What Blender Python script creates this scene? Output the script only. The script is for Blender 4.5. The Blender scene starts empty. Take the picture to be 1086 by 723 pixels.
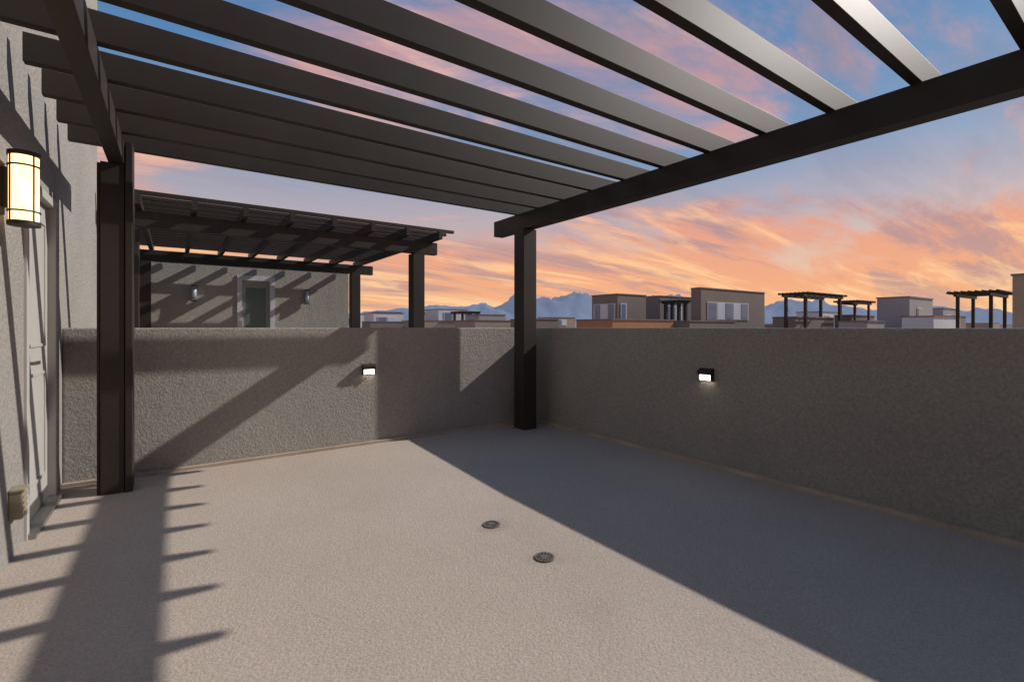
import bpy, bmesh, math, random
from mathutils import Vector, noise, Matrix
random.seed(4)
sc=bpy.context.scene
col=sc.collection
def site(right,ahead):
    return (0.8175*right+0.576*ahead, -0.576*right+0.8174*ahead)

# ------------------------------------------------------------ materials
def mat(name,base,rough=0.7,metal=0.0,spec=0.5):
    m=bpy.data.materials.new(name); m.use_nodes=True
    b=m.node_tree.nodes['Principled BSDF']
    b.inputs['Base Color'].default_value=(*base,1)
    b.inputs['Roughness'].default_value=rough
    b.inputs['Metallic'].default_value=metal
    b.inputs['Specular IOR Level'].default_value=spec
    return m,m.node_tree,b
def N(t,kind,**kw):
    n=t.nodes.new(kind)
    for k,v in kw.items():
        if k in n.inputs.keys(): n.inputs[k].default_value=v
        else: setattr(n,k,v)
    return n
def noisy(name,c1,c2,scale_lo,scale_hi,bump,dist,rough=0.85,hi2=None,spec=0.3,grain=0.12,stain=None,coarse=None,det=4.0,ck=0.9):
    m,t,b=mat(name,c1,rough,0,spec)
    tc=N(t,'ShaderNodeTexCoord')
    src=tc.outputs['Object']
    n1=N(t,'ShaderNodeTexNoise',Scale=scale_lo,Detail=5.0,Roughness=0.6)
    t.links.new(src,n1.inputs['Vector'])
    r=N(t,'ShaderNodeValToRGB')
    r.color_ramp.elements[0].position=0.32; r.color_ramp.elements[1].position=0.68
    r.color_ramp.elements[0].color=(*c1,1); r.color_ramp.elements[1].color=(*c2,1)
    t.links.new(n1.outputs['Fac'],r.inputs['Fac'])
    mp=N(t,'ShaderNodeMapping'); mp.inputs['Rotation'].default_value=(.5,.37,.71)
    t.links.new(src,mp.inputs['Vector'])
    n2=N(t,'ShaderNodeTexNoise',Scale=scale_hi,Detail=det,Roughness=0.7)
    t.links.new(mp.outputs[0],n2.inputs['Vector'])
    mr=N(t,'ShaderNodeMapRange'); mr.inputs['From Min'].default_value=0.3; mr.inputs['From Max'].default_value=0.7
    mr.inputs['To Min'].default_value=1-grain; mr.inputs['To Max'].default_value=1+grain
    t.links.new(n2.outputs['Fac'],mr.inputs['Value'])
    fac=mr.outputs['Result']
    if stain:
        n3=N(t,'ShaderNodeTexNoise',Scale=7.0,Detail=4.0); t.links.new(src,n3.inputs['Vector'])
        for (px,py,rad,amt) in stain:
            d=N(t,'ShaderNodeVectorMath',operation='DISTANCE'); d.inputs[1].default_value=(px,py,-.03)
            t.links.new(src,d.inputs[0])
            ad=N(t,'ShaderNodeMath',operation='MULTIPLY_ADD'); t.links.new(n3.outputs['Fac'],ad.inputs[0]); ad.inputs[1].default_value=rad*1.4; t.links.new(d.outputs['Value'],ad.inputs[2])
            m2=N(t,'ShaderNodeMapRange'); m2.interpolation_type='SMOOTHSTEP'
            m2.inputs['From Min'].default_value=rad*.6; m2.inputs['From Max'].default_value=rad*1.7
            m2.inputs['To Min'].default_value=1-amt; m2.inputs['To Max'].default_value=1
            t.links.new(ad.outputs[0],m2.inputs['Value'])
            mu=N(t,'ShaderNodeMath',operation='MULTIPLY'); t.links.new(fac,mu.inputs[0]); t.links.new(m2.outputs['Result'],mu.inputs[1]); fac=mu.outputs[0]
    mx=N(t,'ShaderNodeVectorMath',operation='SCALE')
    t.links.new(r.outputs['Color'],mx.inputs[0]); t.links.new(fac,mx.inputs['Scale'])
    t.links.new(mx.outputs['Vector'],b.inputs['Base Color'])
    h=n2.outputs['Fac']
    if hi2:
        v=N(t,'ShaderNodeTexVoronoi',Scale=hi2)
        t.links.new(mp.outputs[0],v.inputs['Vector'])
        a=N(t,'ShaderNodeMath',operation='MULTIPLY_ADD'); a.inputs[1].default_value=-0.35
        t.links.new(v.outputs['Distance'],a.inputs[0]); t.links.new(n2.outputs['Fac'],a.inputs[2]); h=a.outputs[0]
    if coarse:
        n4=N(t,'ShaderNodeTexNoise',Scale=coarse,Detail=2.0); t.links.new(src,n4.inputs['Vector'])
        a=N(t,'ShaderNodeMath',operation='MULTIPLY_ADD'); a.inputs[1].default_value=ck
        t.links.new(n4.outputs['Fac'],a.inputs[0]); t.links.new(h,a.inputs[2]); h=a.outputs[0]
    bp=N(t,'ShaderNodeBump'); bp.inputs['Strength'].default_value=bump; bp.inputs['Distance'].default_value=dist
    t.links.new(h,bp.inputs['Height']); t.links.new(bp.outputs['Normal'],b.inputs['Normal'])
    return m
STUCCO=noisy('stucco',(0.330,0.308,0.282),(0.375,0.352,0.322),1.1,46,1.0,0.019,0.92,grain=0.22,det=6.0,coarse=9,ck=.5)
STUCCO_F=noisy('stucco_far',(0.27,0.25,0.235),(0.33,0.305,0.285),0.8,30,0.5,0.01,0.9)
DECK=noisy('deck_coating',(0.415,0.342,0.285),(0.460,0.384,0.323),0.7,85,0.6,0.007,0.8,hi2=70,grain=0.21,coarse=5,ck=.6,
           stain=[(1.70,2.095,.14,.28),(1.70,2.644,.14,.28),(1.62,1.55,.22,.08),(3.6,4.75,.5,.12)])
KERB=noisy('kerb_flashing',(0.34,0.265,0.20),(0.46,0.375,0.30),3,80,0.4,0.004,0.8)
BRONZE=noisy('bronze_paint',(0.027,0.021,0.018),(0.038,0.030,0.026),2.0,140,0.15,0.002,0.55,spec=0.3,grain=0.06)
BRONZE_L=noisy('bronze_rafter',(0.032,0.024,0.020),(0.044,0.034,0.028),2.0,140,0.15,0.002,0.60,spec=0.27,grain=0.06)
DOORW=noisy('door_paint',(0.40,0.385,0.36),(0.45,0.435,0.41),2,60,0.1,0.001,0.5,grain=0.03)
METAL,_,_=mat('brushed_metal',(0.35,0.34,0.33),0.35,0.9)
GALV=noisy('drain_metal',(0.10,0.085,0.075),(0.2,0.17,0.15),20,90,0.2,0.002,0.5)
BLACK,_,_=mat('dark_void',(0.012,0.011,0.01),0.8)
BOXM,_,_=mat('outlet_plastic',(0.30,0.26,0.18),0.5)
GLASS,_,_=mat('window_glass',(0.16,0.22,0.30),0.15,0.0,0.4)
GLASS_L,_,_=mat('window_blinds',(0.55,0.62,0.70),0.3,0.0,0.4)
DGLASS,_,_=mat('door_glass',(0.10,0.16,0.16),0.2,0.0,0.4)
def emit(name,c,s,base=(0.8,0.8,0.78)):
    m,t,b=mat(name,base,0.4)
    b.inputs['Emission Color'].default_value=(*c,1); b.inputs['Emission Strength'].default_value=s
    return m
LAMP=emit('lit_frosted_glass',(1.0,0.62,0.27),2.6)
LENS=emit('step_light_lens',(1.0,0.9,0.75),9.0)
def plain(name,c,r=0.85):
    c2=tuple(min(1,x*1.15) for x in c)
    return noisy(name,c,c2,0.35,12,0.2,0.01,r)
GREY=plain('render_grey',(0.18,0.165,0.165)); LGREY=plain('render_lightgrey',(0.32,0.31,0.32))
TAUPE=plain('render_taupe',(0.20,0.17,0.15)); BEIGE=plain('render_beige',(0.32,0.26,0.20))
RUST=plain('render_rust',(0.36,0.19,0.10)); WHITE=plain('render_white',(0.54,0.56,0.60))
DKRED=plain('render_darkred',(0.10,0.045,0.035))
GROUND=noisy('desert_ground',(0.22,0.17,0.13),(0.34,0.27,0.21),0.01,0.6,0.3,0.1,0.95)
ASPH=noisy('asphalt',(0.045,0.045,0.047),(0.06,0.06,0.062),0.3,30,0.3,0.01,0.9)

# ------------------------------------------------------------ mesh helpers
def empty(name):
    e=bpy.data.objects.new(name,None); col.objects.link(e); e.empty_display_size=0.2; return e
def obj(name,bm,mats,parent=None,smooth=False):
    me=bpy.data.meshes.new(name); bm.normal_update(); bm.to_mesh(me); bm.free()
    for m in (mats if isinstance(mats,(list,tuple)) else [mats]): me.materials.append(m)
    if smooth:
        for p in me.polygons: p.use_smooth=True
    o=bpy.data.objects.new(name,me); col.objects.link(o)
    if parent: o.parent=parent
    return o
def addbox(bm,x,y,z,mi=0):
    vs=[bm.verts.new((a,b,c)) for a in x for b in y for c in z]
    F=[(0,1,3,2),(4,6,7,5),(0,4,5,1),(2,3,7,6),(0,2,6,4),(1,5,7,3)]
    for f in F:
        fc=bm.faces.new([vs[i] for i in f]); fc.material_index=mi
def box(name,x,y,z,m,parent=None,bevel=0.0,seg=2):
    bm=bmesh.new(); addbox(bm,x,y,z)
    bmesh.ops.recalc_face_normals(bm,faces=bm.faces)
    if bevel: bmesh.ops.bevel(bm,geom=bm.edges[:],offset=bevel,segments=seg,affect='EDGES',profile=0.6)
    return obj(name,bm,m,parent)
def cyl(bm,c,r,h,axis='Z',seg=32,r2=None):
    g=bmesh.ops.create_cone(bm,cap_ends=True,segments=seg,radius1=r,radius2=r if r2 is None else r2,depth=h)
    M=Matrix.Translation(c)
    if axis=='X': M=M@Matrix.Rotation(math.pi/2,4,'Y')
    if axis=='Y': M=M@Matrix.Rotation(math.pi/2,4,'X')
    bmesh.ops.transform(bm,matrix=M,verts=g['verts'])

# ------------------------------------------------------------ layout constants
GZ=-9.5
HU=-0.72; RU=3.97; BV=5.10; PH=1.245; V0=-3.2

bm=bmesh.new()
P={'A':(HU-.05,V0,0),'B':(RU+.05,V0,0),'C':(RU+.05,BV+.05,0),'D':(HU-.05,BV+.05,0),'P':(1.70,2.095,-.045),'Q':(1.70,2.644,-.045)}
V={k:bm.verts.new(p) for k,p in P.items()}
for f in ('CDQ','CQP','CPB','DAP','DPQ','ABP'):
    bm.faces.new([V[k] for k in f])
for f in bm.faces:
    f.normal_update()
    if f.normal.z<0: f.normal_flip()
obj('terrace_floor',bm,DECK)

box('parapet_wall',(HU,RU+.22),(BV,BV+.2),(GZ,PH),STUCCO,None,0.018,3)
box('parapet_wall',(RU,RU+.2),(V0,BV-.002),(GZ,PH-.001),STUCCO,None,0.018,3)
box('parapet_wall',(HU,RU-.002),(V0-.2,V0),(GZ,PH-.002),STUCCO,None,0.018,3)
box('wall_base_flashing',(HU,RU-.002),(BV-.035,BV+.002),(-.05,.028),KERB,None,0.006)
box('wall_base_flashing',(RU-.045,RU+.002),(V0,BV-.037),(-.05,.03),KERB,None,0.006)

# ------------------------------------------------------------ house
DV0,DV1,DZ=3.93,4.82,2.16
H=empty('stucco_house')
box('wall_near',(HU-.3,HU),(V0,DV0),(GZ,6.0),STUCCO,H)
box('wall_far',(HU-.3,HU),(DV1,7.2),(GZ,6.0),STUCCO,H)
box('wall_over_door',(HU-.3,HU-.001),(DV0,DV1),(DZ,6.0),STUCCO,H)
box('wall_below_door',(HU-.3,HU-.001),(DV0,DV1),(GZ,-.03),STUCCO,H)
box('body',(HU-8,HU-.3),(V0,7.2),(GZ,5.9),STUCCO_F,H)
box('terrace_block',(HU,RU),(V0,BV),(GZ,-.12),STUCCO_F,H)
box('roof_coping',(HU-8.05,HU+.04),(V0-.05,7.25),(6.0,6.12),BRONZE,H)
D=empty('exterior_door')
F=0.055
box('jamb_near',(HU-.14,HU+.015),(DV0,DV0+F),(-.02,DZ),DOORW,D,0.003)
box('jamb_far',(HU-.14,HU+.015),(DV1-F,DV1),(-.02,DZ),DOORW,D,0.003)
box('head',(HU-.14,HU+.016),(DV0+F,DV1-F),(DZ-F,DZ),DOORW,D,0.003)
box('slab',(HU-.075,HU-.030),(DV0+F+.004,DV1-F-.004),(.035,DZ-F-.004),DOORW,D,0.003)
box('threshold',(HU-.14,HU+.05),(DV0+.01,DV1-.01),(-.03,.03),METAL,D,0.006)
box('kick_sweep',(HU-.030,HU-.023),(DV0+F+.02,DV1-F-.02),(.04,.12),METAL,D)
for k,(za,zb) in enumerate(((.22,.95),(1.12,1.98))):
    bm=bmesh.new()
    for (a,b,c,d) in ((DV0+.16,DV1-.16,za,za+.02),(DV0+.16,DV1-.16,zb-.02,zb),(DV0+.16,DV0+.18,za+.02,zb-.02),(DV1-.18,DV1-.16,za+.02,zb-.02)):
        addbox(bm,(HU-.030,HU-.022),(a,b),(c,d))
    obj('panel_moulding_%d'%k,bm,DOORW,D)
bm=bmesh.new()
cyl(bm,(HU-.022,DV0+.12,1.03),.028,.02,'X'); cyl(bm,(HU-.0,DV0+.12,1.03),.010,.05,'X')
addbox(bm,(HU+.014,HU+.032),(DV0+.11,DV0+.24),(1.02,1.04))
cyl(bm,(HU-.022,DV0+.12,1.17),.026,.02,'X')
obj('lever_handle',bm,METAL,D)

def sconce(x,y,z,n,s=1.0,lit=True):
    S=empty('wall_sconce')
    bm=bmesh.new(); addbox(bm,(0,.015),(-.055,.055),(-.13,.13)); addbox(bm,(.015,.04),(-.02,.02),(-.10,.10))
    obj('backplate',bm,BRONZE,S)
    bm=bmesh.new(); cyl(bm,(.095,0,0),.056,.33); obj('glass_cylinder',bm,LAMP if lit else GLASS_L,S,True)
    bm=bmesh.new()
    for zz,h in ((.175,.022),(-.175,.022),(.115,.008),(-.115,.008)):
        cyl(bm,(.095,0,zz),.063,h)
    for an in (45,135,225,315):
        cx=.095+.061*math.cos(math.radians(an)); cy=.061*math.sin(math.radians(an))
        addbox(bm,(cx-.003,cx+.003),(cy-.003,cy+.003),(-.17,.17))
    obj('cage',bm,BRONZE,S)
    S.location=(x,y,z); S.scale=(s,s,s)
    if n=='-y': S.rotation_euler=(0,0,-math.pi/2)
    return S
sconce(HU,3.42,1.95,'+x')
O=empty('outlet_box')
box('cover',(HU,HU+.055),(3.60,3.71),(.225,.375),BOXM,O,0.008)
box('hinge_lip',(HU+.005,HU+.065),(3.595,3.715),(.37,.385),BOXM,O,0.004)
box('latch',(HU+.055,HU+.066),(3.64,3.67),(.235,.26),BOXM,O,0.002)
for k in range(3): box('rib_%d'%k,(HU+.055,HU+.060),(3.612,3.698),(.275+.03*k,.285+.03*k),BOXM,O,0.001)

# ------------------------------------------------------------ pergola
Pg=empty('pergola')
BU0,BU1=3.52,3.66
ZB,ZT=2.465,2.665
box('beam_outer',(BU0,BU1),(-2.9,5.42),(ZB,ZT),BRONZE,Pg,0.004)
box('beam_house_side',(-.41,-.315),(-2.9,5.42),(ZB+.03,ZT),BRONZE,Pg,0.004)
for i,(u,v) in enumerate(((3.585,4.80),(3.585,-2.2))):
    box('post_%d'%i,(u-.1,u+.1),(v-.1,v+.1),(-.04,ZB-.002),BRONZE,Pg,0.006)
for i,v in enumerate((4.78,-2.2)):
    box('house_post_%d'%i,(-.455,-.312),(v-.09,v+.09),(-.04,ZB+.028),BRONZE,Pg,0.006)
    box('house_post_plate_%d'%i,(-.308,-.262),(v-.10,v+.10),(-.04,ZT-.002),BRONZE,Pg,0.006)
    box('house_post_flange_%d'%i,(-.475,-.458),(v-.07,v+.07),(-.04,ZB+.02),BRONZE,Pg,0.003)
rv=[1.37+.446*k for k in range(-9,8)]+[4.91]
for i,v in enumerate(rv):
    box('rafter_%d'%i,(-.66,4.18),(v-.028,v+.028),(ZT+.001,ZT+.155),BRONZE_L,Pg,0.003)
bm=bmesh.new()
for v in rv: addbox(bm,(BU1+.001,BU1+.012),(v-.05,v+.05),(ZT-.06,ZT-.005))
obj('rafter_clips',bm,BRONZE,Pg)

# ------------------------------------------------------------ step lights
def step_light(loc,rot):
    S=empty('step_light')
    bm=bmesh.new()
    addbox(bm,(-.065,.065),(-.012,0),(-.055,.055))
    v=[bm.verts.new(p) for p in [(-.068,-.012,.058),(.068,-.012,.058),(-.068,-.06,.035),(.068,-.06,.035),(-.068,-.06,.0),(.068,-.06,.0),(-.068,-.012,.0),(.068,-.012,.0)]]
    for f in ((0,1,3,2),(2,3,5,4),(4,5,7,6),(0,2,4,6),(1,7,5,3)): bm.faces.new([v[i] for i in f])
    addbox(bm,(-.068,-.058),(-.05,-.012),(-.05,0)); addbox(bm,(.058,.068),(-.05,-.012),(-.05,0))
    bmesh.ops.recalc_face_normals(bm,faces=bm.faces)
    obj('housing',bm,BRONZE,S)
    bm=bmesh.new(); addbox(bm,(-.056,.056),(-.035,-.013),(-.048,-.002)); obj('lens',bm,LENS,S)
    S.location=loc; S.rotation_euler=(0,0,rot)
step_light((1.70,BV,.80),0)
step_light((RU,2.54,.82),-math.pi/2)

# ------------------------------------------------------------ drains
def drain(u,v,zo=-.013):
    S=empty('floor_drain')
    bm=bmesh.new(); cyl(bm,(u,v,-.029+zo),.048,.006); obj('sump',bm,BLACK,S)
    bm=bmesh.new(); g=[]
    for k in range(40):
        a=2*math.pi*k/40
        for r in (.046,.056):
            for z in (-.03+zo,-.0235+zo): g.append(bm.verts.new((u+r*math.cos(a),v+r*math.sin(a),z)))
    for k in range(40):
        a=k*4;b=((k+1)%40)*4
        for p,q in ((0,1),(1,3),(3,2)): bm.faces.new((g[a+p],g[a+q],g[b+q],g[b+p]))
    for k in range(12):
        M=Matrix.Translation((u,v,zo))@Matrix.Rotation(2*math.pi*k/12,4,'Z')
        n0=len(bm.verts)
        addbox(bm,(.014,.047),(-.004,.004),(-.028,-.0245)); bm.verts.ensure_lookup_table()
        for vv in bm.verts[n0:]: vv.co=M@vv.co
    cyl(bm,(u,v,-.0265+zo),.017,.005)
    bmesh.ops.recalc_face_normals(bm,faces=bm.faces)
    obj('grate',bm,GALV,S)
drain(1.70,2.095); drain(1.70,2.644)

# ------------------------------------------------------------ neighbouring house & pergola
Nh=empty('neighbour_house')
box('side_wall',(HU-8,HU+.001),(7.202,11.9),(GZ,2.7),STUCCO,Nh)
NV=11.6
dx0,dx1=1.08,1.80
box('wall_left',(HU,dx0),(NV,NV+.3),(GZ,2.75),STUCCO,Nh)
box('wall_right',(dx1,3.4),(NV,NV+.3),(GZ,2.75),STUCCO,Nh)
box('wall_over',(dx0,dx1),(NV+.001,NV+.3),(2.35,2.75),STUCCO,Nh)
box('body',(HU,3.4),(NV+.3,NV+8),(GZ,2.7),STUCCO_F,Nh)
box('door_frame_l',(dx0,dx0+.09),(NV-.02,NV+.15),(0,2.35),WHITE,Nh)
box('door_frame_r',(dx1-.09,dx1),(NV-.02,NV+.15),(0,2.35),WHITE,Nh)
box('door_frame_t',(dx0+.09,dx1-.09),(NV-.02,NV+.15),(2.25,2.35),WHITE,Nh)
box('door_leaf',(dx0+.09,dx1-.09),(NV+.08,NV+.13),(0,2.25),LGREY,Nh)
box('door_glass',(dx0+.17,dx1-.17),(NV+.07,NV+.081),(.3,2.1),DGLASS,Nh)
box('terrace_block',(HU,3.97),(7.2,NV),(GZ,0),DECK,Nh)
box('parapet_front',(HU,4.17),(7.0,7.2),(GZ,1.20),STUCCO,Nh,.015)
box('parapet_side',(3.97,4.17),(7.2,NV+6),(GZ,1.20),STUCCO,Nh,.015)
sconce(.32,NV,1.93,'-y',.85,False); sconce(2.45,NV,1.93,'-y',.85,False)
Pn=empty('pergola')
box('beam_front',(-.6,3.62),(7.32,7.44),(ZB,ZT),BRONZE,Pn,.004)
box('beam_back',(-.6,3.75),(10.9,11.02),(ZB-.01,ZT-.01),BRONZE,Pn,.004)
for i,(u,v) in enumerate(((3.27,7.38),(3.35,10.96),(-.45,7.38),(-.45,10.96))):
    box('post_%d'%i,(u-.1,u+.1),(v-.1,v+.1),(0,ZB-.012),BRONZE,Pn,.005)
for i in range(8):
    u=-.35+.55*i
    box('rafter_%d'%i,(u-.03,u+.03),(6.95,11.5),(ZT+.001,ZT+.12),BRONZE,Pn)
for i in range(17):
    v=7.0+.27*i
    box('slat_%d'%i,(-.6,3.75),(v-.03,v+.03),(ZT+.121,ZT+.165),BRONZE,Pn)

# ------------------------------------------------------------ distant houses
def house(name,segs,wins=()):
    """segs: (right,ahead,w,d,ztop,mat) near corner by survey offsets in metres;
       wins: (seg index, face, start, width, z0, z1, panes)"""
    E=empty(name); cs=[]
    for i,(r,a,w,d,zt,m) in enumerate(segs):
        u,v=site(r,a); cs.append((u,v,w,d))
        box('volume_%d'%i,(u,u+w),(v,v+d),(GZ,zt),m,E)
        box('coping_%d'%i,(u-.05,u+w+.05),(v-.05,v+d+.05),(zt,zt+.08),GREY if m is not GREY else TAUPE,E)
        bm=bmesh.new(); n=0
        for zz in (-7.8,-4.6):
            k=0
            while 1.2+k*2.6+1.3<w and k<6:
                addbox(bm,(u+1.0+k*2.6,u+2.3+k*2.6),(v-.03,v+.05),(zz,zz+1.4)); k+=1; n+=1
        if n: obj('low_windows',bm,GLASS,E)
        else: bm.free()
    for (si,face,s,wd,z0,z1,n) in wins:
        u,v,w,d=cs[si]; p=wd/n
        if face=='v': box('window_frame',(u+s-.06,u+s+wd+.06),(v-.05,v+.02),(z0-.06,z1+.06),WHITE,E)
        else: box('window_frame',(u-.05,u+.02),(v+s-.06,v+s+wd+.06),(z0-.06,z1+.06),WHITE,E)
        bm=bmesh.new()
        for k in range(n):
            if face=='v': addbox(bm,(u+s+k*p+.07,u+s+(k+1)*p-.07),(v-.07,v-.02),(z0,z1),k%2)
            else: addbox(bm,(u-.07,u-.02),(v+s+k*p+.07,v+s+(k+1)*p-.07),(z0,z1),k%2)
        obj('window_panes',bm,[GLASS,GLASS_L],E)
    return E
def far_pergola(r,a,w,d,zt,n=8,m=None,t=.12):
    m=m or BRONZE
    E=empty('rooftop_pergola'); u,v=site(r,a)
    bm=bmesh.new()
    for i,(uu,vv) in enumerate(((u,v),(u+w,v),(u,v+d),(u+w,v+d))):
        addbox(bm,(uu-t,uu+t),(vv-t,vv+t),(-2,zt-.2))
    obj('posts',bm,m,E); bm=bmesh.new()
    for vv in (v,v+d): addbox(bm,(u-.5,u+w+.5),(vv-.07,vv+.07),(zt-.2,zt-.05))
    obj('beams',bm,m,E); bm=bmesh.new()
    for k in range(n):
        uu=u-.3+(w+.6)*k/(n-1); addbox(bm,(uu-.04,uu+.04),(v-.4,v+d+.4),(zt-.049,zt+.06))
    for k in range(n):
        vv=v-.3+(d+.6)*k/(n-1); addbox(bm,(u-.5,u+w+.5),(vv-.03,vv+.03),(zt+.061,zt+.10))
    obj('slats',bm,m,E)
house('modern_house',[(8.82,40,3.6,3.0,4.0,TAUPE),(13.6,44,6,4,4.1,GREY),(15.0,38,9.8,.9,4.35,TAUPE)],
      [(0,'u',.3,2.4,1.9,3.2,3),(0,'v',.4,.6,1.6,3.2,1),(2,'v',.9,6.0,1.9,3.25,5),(1,'v',1.0,2.2,1.8,3.2,2)])
far_pergola(14.0,40.2,.9,1.3,3.45,5)
house('rust_house',[(6.5,31,6.3,3.4,1.72,RUST),(12.6,34,6.0,5,1.66,TAUPE)],[])
house('grey_house',[(20.4,34.5,6.5,1.6,1.95,TAUPE),(22.6,30.5,3,1.6,1.6,LGREY)],[])
far_pergola(20.4,33.3,5.6,1.3,3.6,8,None,.09)
house('taupe_house',[(27.6,39,5,1.2,2.2,TAUPE)],[])
far_pergola(27.2,38,2.8,1.0,3.3,8,DKRED,.07)
house('light_grey_house',[(27.8,33.5,5.2,1.9,3.35,LGREY)],[(0,'v',1.6,.9,1.7,2.6,1)])
far_pergola(25.0,25.0,3.2,1.3,3.1,8,None,.07)
house('white_house',[(26.4,30,6,1.6,1.9,WHITE)],[])
house('beige_house',[(22.35,20.3,4,.8,3.5,BEIGE)],[])
house('white_house',[(-18.2,63,4.2,4,3.1,WHITE),(-17.2,58,7,3,1.9,TAUPE)],[(0,'v',.6,2.4,1.8,2.6,2)])
house('white_house',[(-9.2,60,4.2,4,3.5,WHITE),(-11.0,56,5.5,4,2.0,BEIGE)],[(0,'v',.8,2.2,2.0,3.1,2)])
house('beige_house',[(-3.6,52,3.5,3,2.6,LGREY),(-3.4,44,7.0,4,1.85,BEIGE)],[])
far_pergola(-6.0,58,2,2,3.1,6)
far_pergola(-12.9,66,3,2,3.2,6)
far_pergola(-19.4,70,3,2,3.4,6,DKRED)
house('taupe_house',[(1.6,40,3.0,3,1.9,TAUPE)],[])
# further rooftops between the mapped houses
house('white_house',[(33.5,52,5,2.5,2.9,WHITE)],[(0,'v',1,2.2,1.6,2.5,2)])
house('light_grey_house',[(45.0,50,5,2,3.2,LGREY),(42.5,46,4,2,2.3,TAUPE)],[(0,'v',1,2.2,1.6,2.5,2)])
house('beige_house',[(5.2,62,4.0,3,2.5,BEIGE)],[(0,'v',.8,1.6,1.5,2.2,2)])
house('white_house',[(-27.5,75,5,4,3.3,WHITE)],[(0,'v',.8,2.6,1.8,2.7,2)])
random.seed(11)
ms=[LGREY,TAUPE,WHITE,BEIGE,GREY,TAUPE]
for k in range(34):
    a=random.uniform(80,260); r=random.uniform(-.85,1.15)*a
    house('suburban_house',[(r,a,random.uniform(7,12),random.uniform(6,10),random.uniform(1.0,1.25+a*.013),random.choice(ms)),
                          (r+2,a-4,5,4,random.uniform(-1,1.2),random.choice(ms))],[(0,'v',1.0,3.0,-.8,.5,3)])

box('ground',(-30000,30000),(-30000,30000),(GZ-1,GZ),GROUND)
box('street',(RU+6,RU+13),(-60,400),(GZ,GZ+.004),ASPH)
box('pavement_kerb',(RU+4.4,RU+6),(-60,400),(GZ,GZ+.13),LGREY)

# ------------------------------------------------------------ mountains
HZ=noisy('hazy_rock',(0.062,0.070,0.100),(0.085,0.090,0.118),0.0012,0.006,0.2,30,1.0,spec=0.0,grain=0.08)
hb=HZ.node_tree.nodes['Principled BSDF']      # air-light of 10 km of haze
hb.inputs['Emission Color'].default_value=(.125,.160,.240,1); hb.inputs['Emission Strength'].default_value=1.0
prof=[(-1.6,12),(-.9,14),(-.35,17),(-.24,21),(-.16,27),(-.10,26),(-.04,33),(.02,48),(.045,41),(.10,44),(.14,47),(.18,35),(.24,37),(.33,40),(.38,36),(.46,28),(.56,31),(.64,34),(.70,27),(.8,22),(.92,26),(1.05,24),(1.6,14)]
def P_(r):
    for (a,x),(b,y) in zip(prof,prof[1:]):
        if a<=r<=b: return x+(y-x)*(r-a)/(b-a)
    return 12
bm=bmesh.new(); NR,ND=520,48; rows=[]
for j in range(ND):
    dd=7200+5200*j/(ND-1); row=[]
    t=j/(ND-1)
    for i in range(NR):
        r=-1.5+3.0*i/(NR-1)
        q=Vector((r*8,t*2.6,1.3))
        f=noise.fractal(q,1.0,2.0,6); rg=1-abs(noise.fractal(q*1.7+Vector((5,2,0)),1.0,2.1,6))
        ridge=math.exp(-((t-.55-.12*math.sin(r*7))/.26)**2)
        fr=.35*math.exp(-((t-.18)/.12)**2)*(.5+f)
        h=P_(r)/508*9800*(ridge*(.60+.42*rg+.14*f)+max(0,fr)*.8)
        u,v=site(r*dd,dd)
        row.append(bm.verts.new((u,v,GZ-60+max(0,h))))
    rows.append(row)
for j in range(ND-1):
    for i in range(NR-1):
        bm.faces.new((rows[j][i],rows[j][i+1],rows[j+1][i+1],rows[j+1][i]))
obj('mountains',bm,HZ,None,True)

# ------------------------------------------------------------ world
w=bpy.data.worlds.new('World'); sc.world=w; w.use_nodes=True
t=w.node_tree; t.nodes.clear()
out=N(t,'ShaderNodeOutputWorld'); bg=N(t,'ShaderNodeBackground'); bg.inputs['Strength'].default_value=0.118
L=Vector((-1.49,0.35,-1.0)).normalized()
S=-L
sky=N(t,'ShaderNodeTexSky'); sky.sky_type='NISHITA'; sky.sun_disc=False; sky.sun_elevation=math.asin(S.z); sky.sun_rotation=math.atan2(S.x,S.y)
tc=N(t,'ShaderNodeTexCoord'); nrm=N(t,'ShaderNodeVectorMath',operation='NORMALIZE')
t.links.new(tc.outputs['Generated'],nrm.inputs[0])
sep=N(t,'ShaderNodeSeparateXYZ'); t.links.new(nrm.outputs[0],sep.inputs[0])
def M(op,a,b=None,c=None):
    n=N(t,'ShaderNodeMath',operation=op)
    for i,x in enumerate((a,b,c)):
        if x is None: continue
        if isinstance(x,(int,float)): n.inputs[i].default_value=x
        else: t.links.new(x,n.inputs[i])
    return n.outputs[0]
z=M('MAXIMUM',sep.outputs[2],0.0); zz=M('ADD',z,0.14)
cx=M('DIVIDE',sep.outputs[0],zz); cy=M('DIVIDE',sep.outputs[1],zz)
cmb=N(t,'ShaderNodeCombineXYZ'); t.links.new(cx,cmb.inputs[0]); t.links.new(cy,cmb.inputs[1])
def ss(x,lo,hi,a=0.0,b=1.0):
    mr=N(t,'ShaderNodeMapRange'); mr.interpolation_type='SMOOTHSTEP'
    for k,v in (('From Min',lo),('From Max',hi),('To Min',a),('To Max',b)): mr.inputs[k].default_value=v
    t.links.new(x,mr.inputs['Value']); return mr.outputs['Result']
def cloud(scale,sx,rot,det=8,rough=.62,dist=.5,off=(0,0,0)):
    mp=N(t,'ShaderNodeMapping'); mp.inputs['Rotation'].default_value=(0,0,math.radians(rot)); mp.inputs['Scale'].default_value=(sx,1,1); mp.inputs['Location'].default_value=off
    t.links.new(cmb.outputs[0],mp.inputs['Vector'])
    n=N(t,'ShaderNodeTexNoise',Scale=scale,Detail=float(det),Roughness=rough,Distortion=dist)
    t.links.new(mp.outputs[0],n.inputs['Vector']); return n.outputs['Fac']
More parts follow.
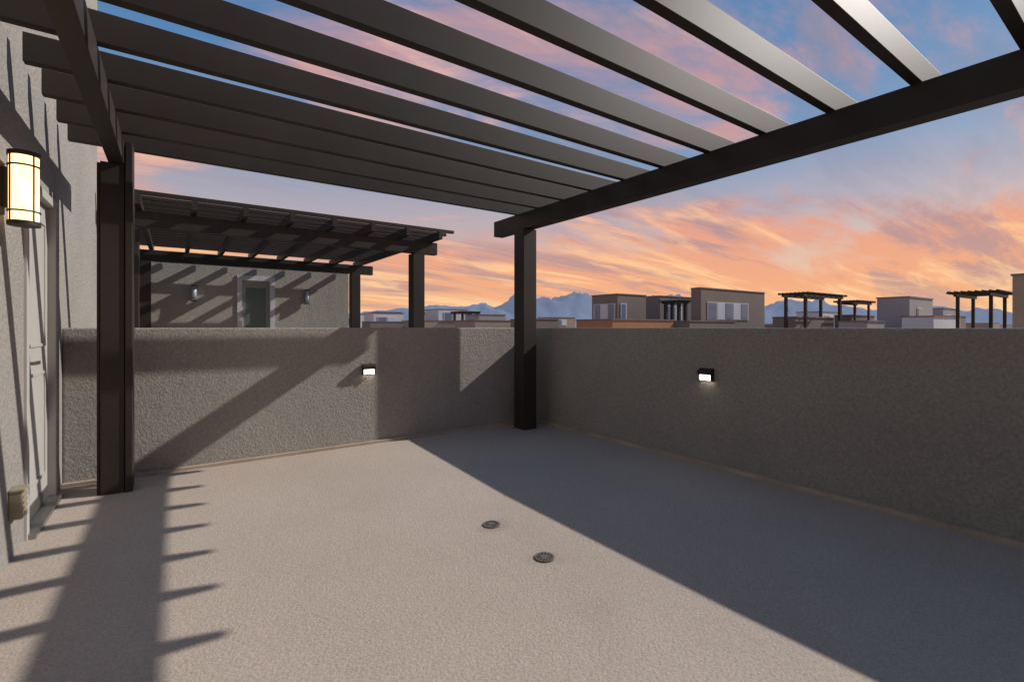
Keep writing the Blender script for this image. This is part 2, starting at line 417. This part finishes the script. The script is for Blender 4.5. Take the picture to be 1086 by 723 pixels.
def ramp(stops):
    r=N(t,'ShaderNodeValToRGB'); e=r.color_ramp.elements
    while len(e)<len(stops): e.new(.5)
    for k,(p,c) in enumerate(stops): e[k].position=p; e[k].color=(*c,1)
    t.links.new(z,r.inputs['Fac']); return r.outputs['Color']
def mix(f,a,b):
    n=N(t,'ShaderNodeMix'); n.data_type='RGBA'; n.clamp_factor=True
    if isinstance(f,float): n.inputs[0].default_value=f
    else: t.links.new(f,n.inputs[0])
    t.links.new(a,n.inputs[6]); t.links.new(b,n.inputs[7]); return n.outputs[2]
def scale(a,k):
    n=N(t,'ShaderNodeVectorMath',operation='SCALE'); t.links.new(a,n.inputs[0]); n.inputs['Scale'].default_value=k; return n.outputs[0]
clear=scale(ramp([(0,(.98,.66,.34)),(.06,(.94,.55,.30)),(.14,(.74,.47,.37)),(.22,(.46,.40,.45)),(.31,(.19,.31,.49)),(.45,(.09,.23,.45)),(1,(.06,.17,.36))]),8.6)
clear=mix(0.10,clear,sky.outputs[0])
glow=scale(ramp([(0,(1.0,.68,.36)),(.12,(1.0,.60,.31)),(.25,(.97,.53,.34)),(.45,(.84,.48,.42)),(1,(.6,.45,.45))]),9.0)
warm=scale(ramp([(0,(.96,.51,.24)),(.08,(.90,.41,.22)),(.2,(.80,.35,.24)),(.35,(.68,.34,.30)),(.6,(.48,.31,.35)),(1,(.34,.28,.34))]),8.6)
shade=scale(ramp([(0,(.64,.39,.30)),(.08,(.50,.31,.29)),(.18,(.38,.28,.33)),(.28,(.29,.26,.35)),(.45,(.17,.24,.36)),(1,(.14,.19,.31))]),8.6)
n1=cloud(1.15,.45,35,off=(3.1,.9,0))
bias=M('ADD',ss(z,.10,.34,.13,-.02),ss(z,.38,.56,0,-.05))
m1=ss(M('ADD',n1,bias),.465,.61)
m2=ss(cloud(2.1,.26,30,off=(4.1,2.2,3)),.47,.60)
m3=ss(cloud(2.9,.24,33,off=(7,1,5)),.48,.62)
c=mix(M('MULTIPLY',m1,.90),clear,warm)
c=mix(M('MULTIPLY',m2,M('MULTIPLY_ADD',m1,.50,.25)),c,shade)
c=mix(M('MULTIPLY',m3,M('MULTIPLY_ADD',m1,.70,.06)),c,glow)
t.links.new(c,bg.inputs['Color']); t.links.new(bg.outputs[0],out.inputs['Surface'])

sd=bpy.data.lights.new('sun','SUN'); sd.energy=4.2; sd.angle=math.radians(.5); sd.color=(1.0,.94,.87)
so=bpy.data.objects.new('sun',sd); col.objects.link(so); so.rotation_euler=L.to_track_quat('-Z','Y').to_euler(); so.location=(20,-5,15)

cd=bpy.data.cameras.new('camera'); cam=bpy.data.objects.new('camera',cd); col.objects.link(cam)
cd.sensor_width=36; cd.lens=508/1086*36; cd.shift_y=-14.5/1086; cd.clip_start=.05; cd.clip_end=60000
cam.location=(0,0,1.25); cam.rotation_euler=(math.pi/2,0,-math.atan2(.576,.8174))
sc.camera=cam
sc.view_settings.view_transform='Standard'; sc.view_settings.look='None'; sc.view_settings.exposure=0
